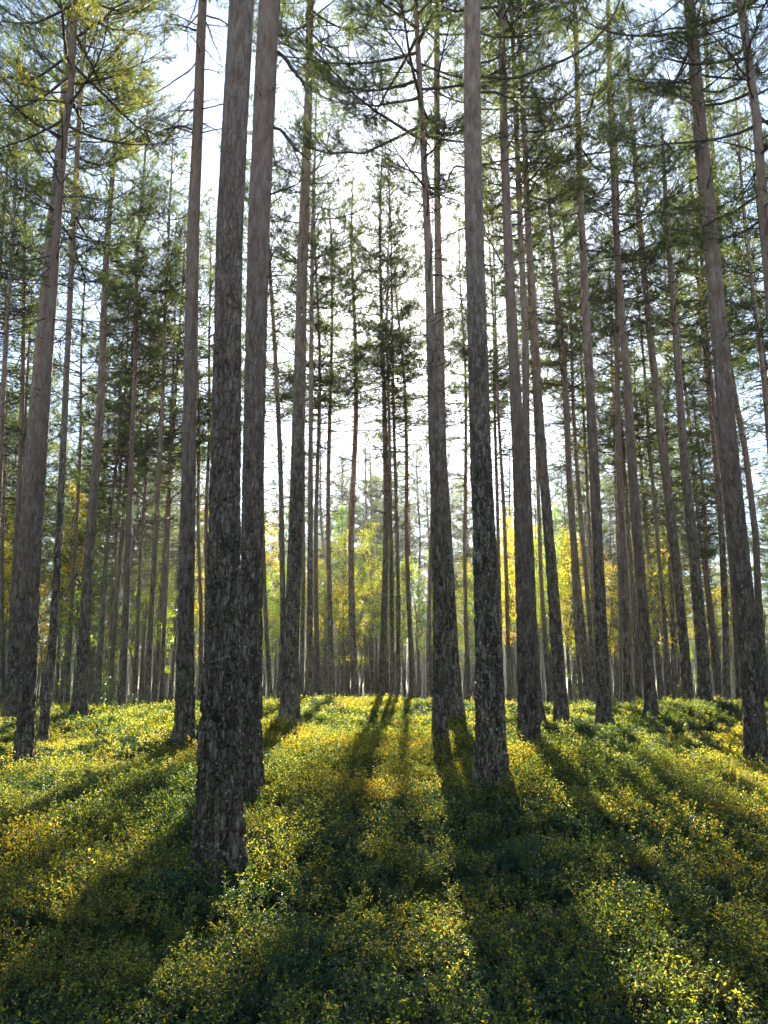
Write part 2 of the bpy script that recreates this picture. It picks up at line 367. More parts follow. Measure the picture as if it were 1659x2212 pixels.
def trunk_mesh(name, cen, rad, H, nseg, dz, seed, plate=0.0, top=None):
    top = top or H
    zs = [-0.35]
    while zs[-1] < top:
        z = zs[-1]; zs.append(z + (dz if z < 12 else max(dz, 0.12)))
    zs = np.array(zs); zs[-1] = top
    th = np.arange(nseg) * 2 * np.pi / nseg
    C = cen(zs); r = rad(zs)
    TH, Z = np.meshgrid(th, zs)
    rr = r[:, None] * (1 + 0.05 * vnoise(np.cos(TH) * 1.5 + seed, Z * 0.5, seed) + 0.03 * vnoise(np.cos(TH + 1) * 3, Z * 2 + np.sin(TH) * 3, seed + 3))
    flare = np.exp(-np.clip(Z, 0, 9) / 0.20)
    rr = rr * (1 + flare * (0.12 + 0.60 * np.clip(np.cos(TH * 4 + seed) * 0.6 + np.cos(TH * 3 + seed * 2) * 0.5, 0, 1)))
    if plate:
        per = int(max(10, round(2 * np.pi * rad(np.array([1.0]))[0] / 0.055)))
        e, idv = plates(TH / (2 * np.pi), Z, 0.055, 0.15, per, seed)
        furrow = np.clip(e / 0.22, 0, 1); furrow = furrow ** 0.6
        amp = plate * np.clip(1.15 - Z / 7.0, 0.14, 1.0)
        scal = np.clip(Z / 6, 0, 1)
        e2, _ = plates(TH / (2 * np.pi), Z * 0.35, 0.1, 0.15, max(5, per // 3), seed + 31)
        rr = rr - amp * 0.9 * np.clip(1 - e2 / 0.16, 0, 1)
        rr = rr + amp * (furrow - 1.0) + amp * 0.5 * (idv - 0.5) * furrow + 0.25 * amp * vnoise(TH * 14, Z * 22, seed + 4) + amp * 0.2 * scal * vnoise(TH * 30, Z * 40, seed + 6)
    V = np.stack([C[:, 0, None] + rr * np.cos(TH), C[:, 1, None] + rr * np.sin(TH), Z + 0 * TH], -1)
    nz = len(zs); a = (np.arange(nz - 1)[:, None] * nseg + np.arange(nseg)[None]); b = (np.arange(nz - 1)[:, None] * nseg + (np.arange(nseg)[None] + 1) % nseg)
    Q = np.stack([a, b, b + nseg, a + nseg], -1).reshape(-1, 4)
    return mesh(name, V, None, Q, [M_BARK], smooth=True)

def bend(P, rng, amt):
    """wobble of poly lines (N,k,3) growing to the tip"""
    Nn, k, _ = P.shape
    w_ = np.cumsum(rng.normal(0, 1, (Nn, k, 3)), axis=1) * (np.arange(k) / k)[None, :, None]
    return P + w_ * amt

def crown_mesh(name, cen, rad, H, zc, R, rng, dens=1.0, needles=12, nl=0.075, nw=0.010, leaf=None, mats=None, dead=None):
    A = Acc()
    if dead: dead_wood(A, cen, rad, dead[0], dead[1], rng, dead[2], dead[3])
    zb = []
    z = zc
    while z < H - 0.15:
        zb.append(z + rng.normal(0, 0.05)); z += rng.uniform(0.12, 0.30) / dens ** 0.3
    zb = np.array(zb); nb = len(zb); t = np.clip((zb - zc) / (H - zc), 0, 1)
    az = np.arange(nb) * 2.399 + rng.uniform(0, 6) + rng.normal(0, 0.4, nb)
    prof = np.clip(0.45 + t * 3.0, 0, 1) * (1 - t) ** 0.65 + 0.10
    L = R * prof * rng.uniform(0.55, 1.2, nb)
    el = R_(2) + R_(50) * t ** 1.1 + rng.normal(0, 0.16, nb)
    if leaf == 'birch': el = R_(38) + R_(22) * t + rng.normal(0, 0.15, nb)
    k = 8; s = np.linspace(0, 1, k)
    d = np.stack([np.cos(az) * np.cos(el), np.sin(az) * np.cos(el), np.sin(el)], -1)
    B = cen(zb)[:, None, :] + d[:, None, :] * (L[:, None] * s[None])[:, :, None]
    B[:, :, 2] += (L[:, None] * (-0.09 * np.sin(s * np.pi) + 0.08 * s ** 3)[None])
    B[:, 0] = cen(zb)
    B = bend(B, rng, 0.075)
    r0 = np.clip(0.009 + 0.0095 * L, 0.007, 0.035)
    V, Q = tubes(B, r0[:, None] * (1 - 0.82 * s)[None], 5); A.add(V, None, Q, 0)
    # second order twigs along the outer part of every branch
    P2 = []; D2 = []; L2 = []
    for i in range(nb):
        n2 = max(3, int(L[i] / 0.085 * dens)); ss = rng.uniform(0.22, 1.0, n2) ** 0.8
        ii = ss * (k - 1); i0 = np.minimum(ii.astype(int), k - 2); fr = (ii - i0)[:, None]
        p = B[i, i0] * (1 - fr) + B[i, i0 + 1] * fr; tg = norm(B[i, i0 + 1] - B[i, i0])
        sidev = norm(np.cross(tg, np.array([0, 0, 1.0])))
        sg = rng.choice([-1, 1], n2)[:, None]; ang = rng.normal(0.85, 0.25, n2)[:, None]
        dd = tg * np.cos(ang) + sidev * sg * np.sin(ang) + np.array([0, 0, 1.0]) * rng.normal(0.12, 0.22, n2)[:, None]
        P2.append(p); D2.append(norm(dd)); L2.append(np.clip(L[i] * (0.18 + 0.40 * (1 - ss)) * rng.uniform(0.6, 1.3, n2), 0.12, 0.95))
    P2 = np.concatenate(P2); D2 = np.concatenate(D2); L2 = np.concatenate(L2); n2 = len(P2)
    s4 = np.linspace(0, 1, 4)
    W = P2[:, None] + D2[:, None] * (L2[:, None] * s4)[:, :, None]; W[:, :, 2] += L2[:, None] * 0.18 * s4 ** 2
    W = bend(W, rng, 0.022)
    V, Q = tubes(W, np.clip(0.003 + 0.006 * L2, 0, 0.009)[:, None] * (1 - 0.6 * s4), 3); A.add(V, None, Q, 0)
    # short shoots
    n3 = np.maximum(2, (L2 / 0.11).astype(int)); rep = np.repeat(np.arange(n2), n3)
    s3 = rng.uniform(0.3, 1.0, len(rep)); ii = s3 * 3; i0 = np.minimum(ii.astype(int), 2); fr = (ii - i0)[:, None]
    p3 = W[rep, i0] * (1 - fr) + W[rep, i0 + 1] * fr; tg = norm(W[rep, i0 + 1] - W[rep, i0])
    d3 = norm(tg + rng.normal(0, 0.62, (len(rep), 3)) + np.array([0, 0, 0.15])); l3 = rng.uniform(0.04, 0.17, len(rep))
    e3 = p3 + d3 * l3[:, None]
    V, Q = tubes(np.stack([p3, (p3 + e3) / 2 + rng.normal(0, 0.006, p3.shape), e3], 1), np.tile([0.0045, 0.0036, 0.0026], (len(p3), 1)), 3); A.add(V, None, Q, 0)
    tips = np.concatenate([e3, W[:, -1]]); td = np.concatenate([d3, norm(W[:, -1] - W[:, -2])])
    keep = rng.random(len(tips)) < 0.9; tips = tips[keep]; td = td[keep]; nt_ = len(tips)
    bv = np.clip(0.45 + 0.25 * vnoise(tips[:, 0] * 0.8 + 40, tips[:, 2] * 0.8, 5) * 2 + rng.normal(0, 0.12, nt_), 0, 1)
    if leaf == 'birch':
        m = 5; c = tips[:, None] + rng.normal(0, 0.075, (nt_, m, 3)); ax = norm(rng.normal(0, 1, (nt_, m, 3)) + np.array([0, 0, -0.6])); pr = norm(np.cross(ax, rng.normal(0, 1, (nt_, m, 3))))
        ll = rng.uniform(0.045, 0.08, (nt_, m, 1))
        V = np.stack([c, c + ax * ll * 0.45 + pr * ll * 0.36, c + ax * ll, c + ax * ll * 0.45 - pr * ll * 0.36], 2).reshape(-1, 3)
        Q = np.arange(nt_ * m * 4).reshape(-1, 4); A.add(V, None, Q, 1, np.repeat(bv, m * 4) + rng.normal(0, 0.08, nt_ * m).repeat(4))
    else:
        m = needles; ref = norm(np.cross(td, rng.normal(0, 1, td.shape))); ref2 = np.cross(td, ref)
        ph = (np.arange(m) * 2.399)[None] + rng.uniform(0, 6, (nt_, 1)); u = np.linspace(0.0, 1.0, m)[None] * 0.09 - 0.05
        rad_ = np.cos(ph)[..., None] * ref[:, None] + np.sin(ph)[..., None] * ref2[:, None]
        spread = rng.uniform(0.55, 1.05, (nt_, m, 1))
        dirn = norm(td[:, None] * np.cos(spread) + rad_ * np.sin(spread)); b0 = tips[:, None] + td[:, None] * u[..., None]
        wv = norm(np.cross(dirn, td[:, None] + 0.3)) * nw * 0.5; ln = nl * rng.uniform(0.75, 1.2, (nt_, m, 1))
        V = np.stack([b0 + wv, b0 - wv, b0 + dirn * ln], 2).reshape(-1, 3); T = np.arange(nt_ * m * 3).reshape(-1, 3)
        A.add(V, T, None, 1, np.repeat(bv, m * 3))
    return A.mesh(name, mats or [M_TWIG, M_NEEDLE], smooth=False)

def dead_wood(A, cen, rad, z0, z1, rng, n, lmax):
    zb = z0 + (z1 - z0) * rng.random(n) ** 0.7; az = rng.uniform(0, 2 * np.pi, n)
    t = (zb - z0) / (z1 - z0); L = lmax * (0.12 + 0.88 * t) * rng.uniform(0.15, 1.0, n) ** 1.2
    el = rng.normal(0.12, 0.25, n); k = 6; s = np.linspace(0, 1, k)
    d = np.stack([np.cos(az) * np.cos(el), np.sin(az) * np.cos(el), np.sin(el)], -1)
    P = cen(zb)[:, None] + d[:, None] * (rad(zb)[:, None] * 0.7 + L[:, None] * s)[:, :, None]; P[:, :, 2] -= L[:, None] * 0.15 * s ** 2
    P = bend(P, rng, 0.04)
    V, Q = tubes(P, np.clip(0.007 + 0.010 * L, 0.006, 0.024)[:, None] * (1.1 - 0.85 * s), 4); A.add(V, None, Q, 0)
    m = np.maximum(0, (L / 0.13).astype(int)); rep = np.repeat(np.arange(n), m)
    if len(rep):
        s3 = rng.uniform(0.25, 1.0, len(rep)); ii = s3 * (k - 1); i0 = np.minimum(ii.astype(int), k - 2); fr = (ii - i0)[:, None]
        p = P[rep, i0] * (1 - fr) + P[rep, i0 + 1] * fr; tg = norm(P[rep, i0 + 1] - P[rep, i0])
        dd = norm(tg * 0.8 + rng.normal(0, 0.7, p.shape)); l = L[rep] * rng.uniform(0.12, 0.5, len(rep))
        s4 = np.linspace(0, 1, 4); W = bend(p[:, None] + dd[:, None] * (l[:, None] * s4)[:, :, None], rng, 0.02)
        V, Q = tubes(W, np.full((len(rep), 1), 0.0065) * (1 - 0.5 * s4), 3); A.add(V, None, Q, 0)

# long dead boughs of the foreground pines, read off the photograph: pine index -> lists of (x, y, thickness px)
BOUGHS = {
 1: [[(600,100,7),(618,125,8),(640,158,8),(656,182,6),(668,206,4)], [(594,262,6),(612,285,7),(634,318,7),(656,333,4),(672,345,3)],
     [(592,60,6),(604,78,6),(606,55,4)], [(588,424,4),(612,410,4),(640,396,3),(652,380,2)], [(588,596,3),(606,592,3),(630,590,2)]],
 2: [[(1036,172,5),(1106,172,6),(1165,148,6),(1230,122,6),(1286,84,5),(1330,30,4),(1352,-30,3)], [(1036,150,4),(1062,132,5),(1106,102,4),(1150,78,4),(1180,35,3)],
     [(1036,78,4),(1066,80,5),(1103,80,4),(1150,70,3)], [(1036,205,5),(1060,200,6),(1085,206,5),(1106,218,4),(1130,240,3)],
     [(1004,270,3),(985,280,4),(978,294,2)], [(1004,368,3),(985,360,4),(970,378,4),(971,400,2)], [(1003,486,3),(975,505,3),(950,524,2)],
     [(1040,362,4),(1065,350,4),(1106,342,4),(1130,338,3),(1190,340,2)], [(1042,490,3),(1060,520,3),(1082,560,3),(1096,590,2)], [(1042,578,4),(1058,574,4),(1078,570,2)]],
 21: [[(676,92,4),(700,94,4),(726,99,4),(745,94,3),(757,91,2)], [(676,146,2),(690,142,2),(708,140,2)], [(676,36,3),(698,22,3),(722,2,3),(740,-20,2)]],
 12: [[(1502,58,4),(1470,60,5),(1430,68,4),(1398,76,4)], [(1518,52,4),(1548,50,4),(1580,44,3)], [(1524,100,4),(1545,92,4),(1570,76,3)], [(1535,220,3),(1556,214,3),(1570,206,2)],
      [(1546,450,4),(1560,444,4),(1575,436,2)]],
 18: [[(240,660,2),(256,655,4),(270,648,4),(292,642,2)], [(235,704,3),(252,692,4),(275,684,2)], [(246,570,3),(270,562,3),(300,566,2)]],
 8: [[(1249,214,2),(1215,214,3),(1170,212,2)], [(1262,520,2),(1274,516,2)], [(1265,586,3),(1280,578,3),(1296,570,2)]],
 4: [],
 19: [[(418,286,3),(395,276,5),(376,276,4),(352,280,2)], [(428,125,3),(410,150,3),(375,178,3),(340,200,2)], [(425,72,4),(405,62,4),(378,54,2)]],
 17: [[(166,480,2),(190,496,2),(220,500,2)]],
}

def fg_tree(i, spec):
    lab, d, by, pts, H, zc, CR = spec
    base = BASES[i]; zt = float(terrain(base[0], base[1]))
    root = bpy.data.objects.new("pine_tree", None); COL.objects.link(root)
    CR *= 1.2; root.location = (base[0], base[1], zt); root.empty_display_size = 0.3
    tag(root, lab, "pine tree", "tall pines of the foreground")
    Z = []; X = []; Rd = []
    for px, py, wd in pts:
        p, t = plane_pt(px, py, d); Z.append(p[2] - zt); X.append(p[0] - base[0]); Rd.append(wd / 2 / FPX * t)
    Z = np.array(Z); X = np.array(X); Rd = np.array(Rd)
    # go on above the frame
    sl_ = (X[-1] - X[-2]) / (Z[-1] - Z[-2]); zt_top = Z[-1]
    if H > zt_top + 0.5:
        ze = np.linspace(zt_top, H, 6)[1:]
        X = np.concatenate([X, X[-1] + sl_ * 0.5 * (ze - zt_top)])
        Rd = np.concatenate([Rd, Rd[-1] * (1 - 0.93 * ((ze - zt_top) / (H - zt_top)) ** 1.15)]); Z = np.concatenate([Z, ze])
    else: H = zt_top
    fz = np.linspace(-0.4, H, 900)
    fx = np.interp(fz, Z, X); fr = np.interp(fz, Z, Rd)
    kk = np.exp(-np.linspace(-2, 2, 41) ** 2); kk /= kk.sum()
    def sm(a): b = np.pad(a, 20, mode='reflect', reflect_type='odd'); return np.convolve(b, kk, 'valid')
    fx = sm(fx); fr = np.maximum(sm(fr), 0.012)
    fy = 0.10 * np.interp(fz, np.linspace(0, H, 6), np.random.default_rng(i).normal(0, 1, 6)) * np.clip(fz / 6, 0, 1)
    cen = lambda z: np.stack([np.interp(z, fz, fx), np.interp(z, fz, fy), z], -1)
    rad = lambda z: np.interp(z, fz, fr)
    near = d < 12
    rng = np.random.default_rng(100 + i)
    if d < 9: nseg, dz, pl = 190, 0.014, 0.034
    elif d < 12: nseg, dz, pl = 140, 0.018, 0.028
    elif d < 17: nseg, dz, pl = 84, 0.03, 0.022
    else: nseg, dz, pl = 56, 0.045, 0.018
    link("trunk", trunk_mesh("trunk", cen, rad, H, nseg, dz, i * 3 + 1, pl), root)
    link("crown", crown_mesh("crown", cen, rad, H, zc, CR, rng, dens=1.4 if d > 12.5 else 0.8, nw=0.0085, needles=12,
        dead=(4.5 if d > 12 else 3.2, zc + 1.5, 45 if d > 12 else 30, 1.6 if d > 12 else 0.4)), root)
    for b in BOUGHS.get(i, []):
        drift = rng.uniform(-0.5, 0.5); P = []; W_ = []
        for j, (px, py, wd) in enumerate(b):
            p, t = plane_pt(px, py, d + drift * j * 0.35); P.append(p - np.array([base[0], base[1], zt])); W_.append(wd / 2 / FPX * t)
        P = np.array(P); W_ = np.array(W_); P[0] = cen(np.array([P[0, 2]]))[0]
        q = np.linspace(0, len(b) - 1, 16); ix = np.arange(len(b))
        PP = np.stack([np.interp(q, ix, P[:, c]) for c in range(3)], -1); PP[1:-1] = (PP[:-2] + 2 * PP[1:-1] + PP[2:]) / 4
        PP = PP + np.cumsum(rng.normal(0, 0.006, PP.shape), 0) * 1.2; WW = np.interp(q, ix, W_) * rng.uniform(0.85, 1.2, 16)
        A = Acc(); V, Q = tubes(PP[None], WW[None], 7); A.add(V, None, Q, 0)
        ns = int(2 + np.linalg.norm(P[-1] - P[0]) * 6)
        for _ in range(ns):
            a = rng.integers(4, 16); dd = norm(PP[min(a, 15)] - PP[a - 1] + rng.normal(0, 0.08, 3)); l = rng.uniform(0.05, 0.3)
            W4 = bend((PP[a] + dd * l * np.linspace(0, 1, 4)[:, None])[None], rng, 0.02)
            V, Q = tubes(W4, np.array([[1, 0.8, 0.6, 0.4]]) * 0.006, 3); A.add(V, None, Q, 0)
        link("bough", A.mesh("bough", [M_TWIG], smooth=True), root)
    return root
for i, sp in enumerate(FG): fg_tree(i, sp)

# ------------------------------------------------------------------ pines of the wood behind: copies of a dozen kinds
def variant(k, H, zc, CR, dens, r0=0.125, needles=12, nw=0.0115, wood=True):
    rng = np.random.default_rng(500 + k)
    wob = rng.normal(0, 0.10, 7); wob2 = rng.normal(0, 0.10, 7); wob[0] = wob2[0] = 0
    zz = np.linspace(0, H, 7)
    fz = np.linspace(0, H, 200); kk = np.hanning(61); kk /= kk.sum()
    sm = lambda a: np.convolve(np.pad(np.interp(fz, zz, a), 30, mode='reflect', reflect_type='odd'), kk, 'valid')
    c1 = sm(wob); c2 = sm(wob2)
    cen = lambda z: np.stack([np.interp(z, fz, c1), np.interp(z, fz, c2), z], -1)
    rad = lambda z: np.maximum(r0 * np.clip(1 - z / H, 0, 1) ** 0.55 * 1.03 + 0.03 * np.exp(-np.clip(z, 0, 50) / 0.5), 0.012)
    tm = trunk_mesh("trunk", cen, rad, H, 20, 0.25, k, 0)
    cm = crown_mesh("crown", cen, rad, H, zc, CR, rng, dens=dens, needles=needles, nw=nw, dead=(3.0, zc + 2.5, 130, 1.9))
    return (tm, cm, H)
VAR = [variant(0, 21.5, 10.5, 1.9, 1.5), variant(1, 22.5, 11.5, 2.0, 1.5), variant(2, 20.5, 9.0, 1.8, 1.5), variant(3, 22.0, 12.0, 1.9, 1.45),
       variant(4, 19.0, 8.0, 1.7, 1.5), variant(5, 20.0, 9.0, 2.1, 1.5), variant(6, 15.0, 5.0, 1.6, 2.2), variant(7, 13.0, 3.6, 1.5, 2.2), variant(8, 17.5, 6.5, 1.7, 2.1)]

BG = []      # (root, pixel x, distance) for the labels
def bg_pine(x, y, v, sxy=1.0, sz=1.0, lean=0.0, rz=0.0, srad=1.0):
    tm, cm, H = VAR[v]
    root = bpy.data.objects.new("pine_tree", None); COL.objects.link(root); root.empty_display_size = 0.3
    z = float(terrain(x, y)); root.location = (x, y, z)
    root.rotation_euler = (Matrix.Rotation(lean, 3, 'Y') @ Matrix.Rotation(rz, 3, 'Z')).to_euler()
    root.scale = (1, 1, sz)
    t = link("trunk", tm, root); t.scale = (srad, srad, 1)
    link("crown", cm, root).scale = (sxy, sxy, 1)
    BG.append((root, 829.5 + FPX * x / (y * math.cos(PITCH)), math.hypot(x, y)))
    return root

# distinct slim trunks between the foreground pines: x at y=1404, x at y=972, width at y=1404
SP = [(604,590,13,3),(687,685,11,0),(702,694,10,1),(717,716,12,2),(737,735,7,4),(767,765,15,0),(803,796,10,1),(823,823,14,3),(834,830,8,5),(891,873,11,0),
      (928,933,10,1),(1095,1080,9,4),(148,168,9,1),(243,272,11,3),(267,284,14,0),(323,344,12,1),(340,369,10,2),(295,316,9,4),(3,6,9,0),(428,424,9,5),
      (1263,1229,17,0),(1276,1247,11,1),(1345,1333,9,2),(1356,1346,17,3),(1408,1396,8,4),(1424,1408,7,5),(1326,1312,8,0),(1456,1445,10,1),(1562,1533,15,3),(1588,1552,13,0),
      (1190,1183,8,5),(860,858,7,2),(905,903,7,4),(1108,1100,7,0),(1230,1214,7,4),(310,330,7,2),(356,372,7,5),(216,236,7,0),(128,150,7,2)]
rng = np.random.default_rng(7)
SP += [(30,48,10,4),(218,246,9,8),(236,262,9,2),(352,368,9,4),(440,446,10,5),(577,560,10,8),(650,656,9,4),(856,850,9,2),(1012,1004,9,4),(1082,1070,9,8),(1182,1160,10,2),(1248,1222,9,5),
       (1290,1262,9,8),(1374,1345,10,4),(1440,1408,10,2),(1545,1505,10,8),(1600,1560,11,4),(-22,0,15,1),(-60,-30,16,3),(1700,1660,15,1),(1735,1690,14,0),(18,34,13,3),(790,785,10,1),(846,842,9,0),(736,742,9,3)]
SP = [(a, b, c, {8: 0, 4: 0, 5: 1, 2: 3}.get(v, v) if 560 < a < 1300 else v) for a, b, c, v in SP]
TURN = {62: 1.95, 7: 4.29, 9: 2.34, 10: 3.9, 46: 4.68}     # these five stand turned so that the sun comes through their crowns
for si, (xb, xt, wd, v) in enumerate(SP):
    D = 0.25 if wd < 15 else 0.29
    t = FPX * D / wd; t = (rng.uniform(24, 26.5) if wd >= 12 and not 700 < xb < 850 else rng.uniform(27, 35) if 560 < xb < 1150 else rng.uniform(28.5, 34)) if wd > 8 and xb not in (702, 737, 834, 736, 790, 803) else rng.uniform(66, 72)
    r = ray(xb, 1404); k = t / math.hypot(1, 0) ; y = t * r[1]; x = (xb - 829.5) / FPX * t
    z0 = EYE[2] + r[2] * t; r2 = ray(xt, 972); t2 = y / r2[1]; x2 = r2[0] * t2; z2 = EYE[2] + r2[2] * t2
    lean = math.atan2(x2 - x, z2 - z0); x = x - math.tan(lean) * z0
    bg_pine(x, y, v, 1.0, rng.uniform(0.93, 1.06), lean, rng.uniform(0, 6.28) + TURN.get(si, 0), wd / FPX * t / 0.245)
# the rest of the wood
pts = [(b[0], b[1]) for b in BASES] + [tuple(o[0].location[:2]) for o in BG]
n = 0; tries = 0
while n < 210 and tries < 20000:
    tries += 1
    if n < 42:
        y = rng.uniform(36, 66); x = rng.choice([-1, 1]) * rng.uniform(11.5, max(12, 0.58 * y))
    else:
        y = math.sqrt(rng.uniform(67 ** 2, 122 ** 2)); x = y * rng.uniform(-0.58, 0.58)
    if any((x - a) ** 2 + (y - b) ** 2 < (1.7 if y > 60 else 2.6) ** 2 for a, b in pts): continue
    pts.append((x, y)); n += 1
    v = int(rng.choice([0, 1, 2, 3, 4, 5, 6, 7, 8], p=[.04, .04, .10, .04, .14, .08, .20, .18, .18]))
    bg_pine(x, y, v, rng.uniform(1.25, 1.8), rng.uniform(0.85, 1.05) * ({6: 1.55, 7: 1.7, 8: 1.4}.get(v, 1.22) if 66 < y < 105 else 1.25 if v >= 6 and y > 66 else 1), rng.normal(0, 0.012), rng.uniform(0, 6.28), rng.uniform(0.75, 1.15))

# labels by the gap between foreground pines in which each slim trunk stands
FGX = sorted([(float(np.interp(1450, [p[1] for p in f[3]][::-1], [p[0] for p in f[3]][::-1])), k) for k, f in enumerate(FG)])
NICK = {0: "the thickest pine", 1: "its close companion", 2: "the knotted pine", 3: "the touching pair's front pine", 4: "the touching pair's rear pine", 5: "the thick dark pine",
        6: "the half hidden slim pine", 7: "the straight pine", 8: "the long-shadow pine", 9: "the curved-foot pine", 10: "the leaning crest pine", 11: "the lichen-spotted pine",
        12: "the big reddish pine", 13: "the crossing slim pine", 14: "the edge pine", 15: "the grey edge trunk", 16: "the reddish edge trunk", 17: "the thin dark pine", 18: "the bare-patch pine",
        19: "the tall even pine", 20: "the thin green-crowned pine", 21: "the strip's left pine"}
def ordn(n): return {1: "first", 2: "second", 3: "third"}.get(n, f"{n}th")
def gap_labels(items, what, behind="behind"):
    bins = {}
    for o, px, dist in items:
        g = sum(1 for fx, _ in FGX if fx < px); bins.setdefault(g, []).append((px, o))
    for g, L in bins.items():
        L.sort(key=lambda q: q[0])
        for j, (px, o) in enumerate(L):
            if g == 0: o['label'] = f"{what}, {ordn(j + 1)} left of {NICK[FGX[0][1]]}"
            elif g == len(FGX): o['label'] = f"{what}, {ordn(j + 1)} past {NICK[FGX[-1][1]]}"
            else: o['label'] = f"{what}, {ordn(j + 1)} right of {NICK[FGX[g - 1][1]]}"
for lo, hi, what, grp in ((0, 63, "slim brown pine beyond the crest", "slim pines just beyond the crest"), (63, 92, "thin pine deeper in the wood", "thin pines deeper in the wood"), (92, 999, "very thin hazy pine far back", "thin hazy pines far back in the wood")):
    it = [b for b in BG if lo <= b[2] < hi]
    gap_labels(it, what)
    for b in it: b[0]['category'] = "pine tree"; b[0]['group'] = grp

# ------------------------------------------------------------------ young birches and spruces among the trunks
def birch_variant(k, H, zc, R, dens):
    rng = np.random.default_rng(800 + k); zz = np.linspace(0, H, 6); w1 = rng.normal(0, 0.12, 6); w2 = rng.normal(0, 0.12, 6); w1[0] = w2[0] = 0
    cen = lambda z: np.stack([np.interp(z, zz, w1), np.interp(z, zz, w2), z], -1)
    rad = lambda z: np.maximum(0.045 * (1 - z / H) ** 0.7, 0.006)
    return (trunk_mesh("trunk", cen, rad, H, 10, 0.3, k, 0), crown_mesh("crown", cen, rad, H, zc, R, rng, dens=dens * 1.35, leaf='birch', mats=[M_TWIG, M_BIRCH]))
BV = [birch_variant(0, 9.5, 3.4, 1.5, 0.8), birch_variant(1, 6.8, 2.2, 1.2, 0.7), birch_variant(2, 11.5, 4.6, 1.7, 0.8), birch_variant(3, 3.6, 0.9, 0.7, 0.5), birch_variant(4, 5.0, 1.7, 0.8, 0.35)]
BI = []
def birch(px, y, v, s=1.0, rz=0.0):
    x = (px - 829.5) / FPX * y * 1.0
    root = bpy.data.objects.new("young_birch", None); COL.objects.link(root); root.empty_display_size = 0.3
    root.location = (x, y, float(terrain(x, y)) - 0.03); root.rotation_euler = (0, 0, rz); root.scale = (s, s, s)
    link("trunk", BV[v][0], root); link("crown", BV[v][1], root); tag(root, None, "birch tree", "yellowing young birches under the pines")
    BI.append((root, px, y))
for px, y, v, s_ in [(150,36,0,1.05),(176,40,2,0.9),(205,44,0,1.0),(128,33,3,1.1),(95,44,1,1.0),(365,31,4,0.75),(436,48,2,1.0),(425,60,2,1.1),(352,52,0,1.0),(250,34,3,0.9),
        (590,50,2,1.0),(575,44,1,1.1),(742,38,4,1.1),(786,41,4,1.2),(750,55,0,1.1),(640,56,2,0.9),(870,60,2,0.9),(915,58,0,1.0),(1000,46,1,1.0),(1010,52,0,1.0),(985,62,2,1.0),
        (1098,44,0,1.1),(1108,50,2,1.0),(1185,38,4,1.4),(1195,46,2,1.0),(1235,48,0,1.1),(1240,33,3,0.9),(1290,56,2,1.0),(1330,52,0,0.9),(1385,58,2,0.9),(1440,34,4,1.35),(1432,38,1,1.0),(1455,46,0,1.0),
        (1500,56,2,1.0),(1545,50,0,0.9),(1600,54,2,1.0),(1640,48,1,1.2),(20,46,2,1.0),(-10,40,0,1.1),(60,58,2,1.1),(1475,29,3,0.6),(840,70,2,1.1),(690,68,2,1.1),(1130,66,2,1.2),(1060,72,2,1.2),(480,64,2,1.1),
        (1250,74,2,1.2),(160,31,3,1.3),(735,52,2,1.1),(800,46,0,1.1),(835,50,2,0.9),(890,44,1,1.2),(930,50,0,1.0),(680,50,0,1.0),(1020,40,1,1.0),(1060,48,0,1.1),(1150,50,2,1.0),(1360,46,0,1.0),(1420,50,2,1.0),(620,46,0,0.9),(190,39,0,1.0),(118,38,4,1.3),(770,34,4,1.0),(744,44,0,1.0),(780,48,0,0.9),(700,45,1,1.1),(852,46,1,1.1),(958,42,1,1.0),(905,48,0,0.8),(1093,36,1,1.1),(1120,40,0,0.9),(1180,42,0,1.0),(1225,38,1,1.2),(1236,42,0,1.0),(1320,42,1,1.1),(1442,41,0,1.0),(1462,36,4,1.2),(1530,42,1,1.1),(1575,44,0,1.0),(612,40,1,1.0),(565,38,1,0.9),(440,38,4,1.3),(20,38,0,1.0),(300,44,1,1.2),(345,46,0,1.0),(1400,76,2,1.2),(300,70,2,1.2),(560,74,2,1.2)]:
    birch(px, y, v, s_, rng.uniform(0, 6.28))
gap_labels(BI, "yellow-green young birch")

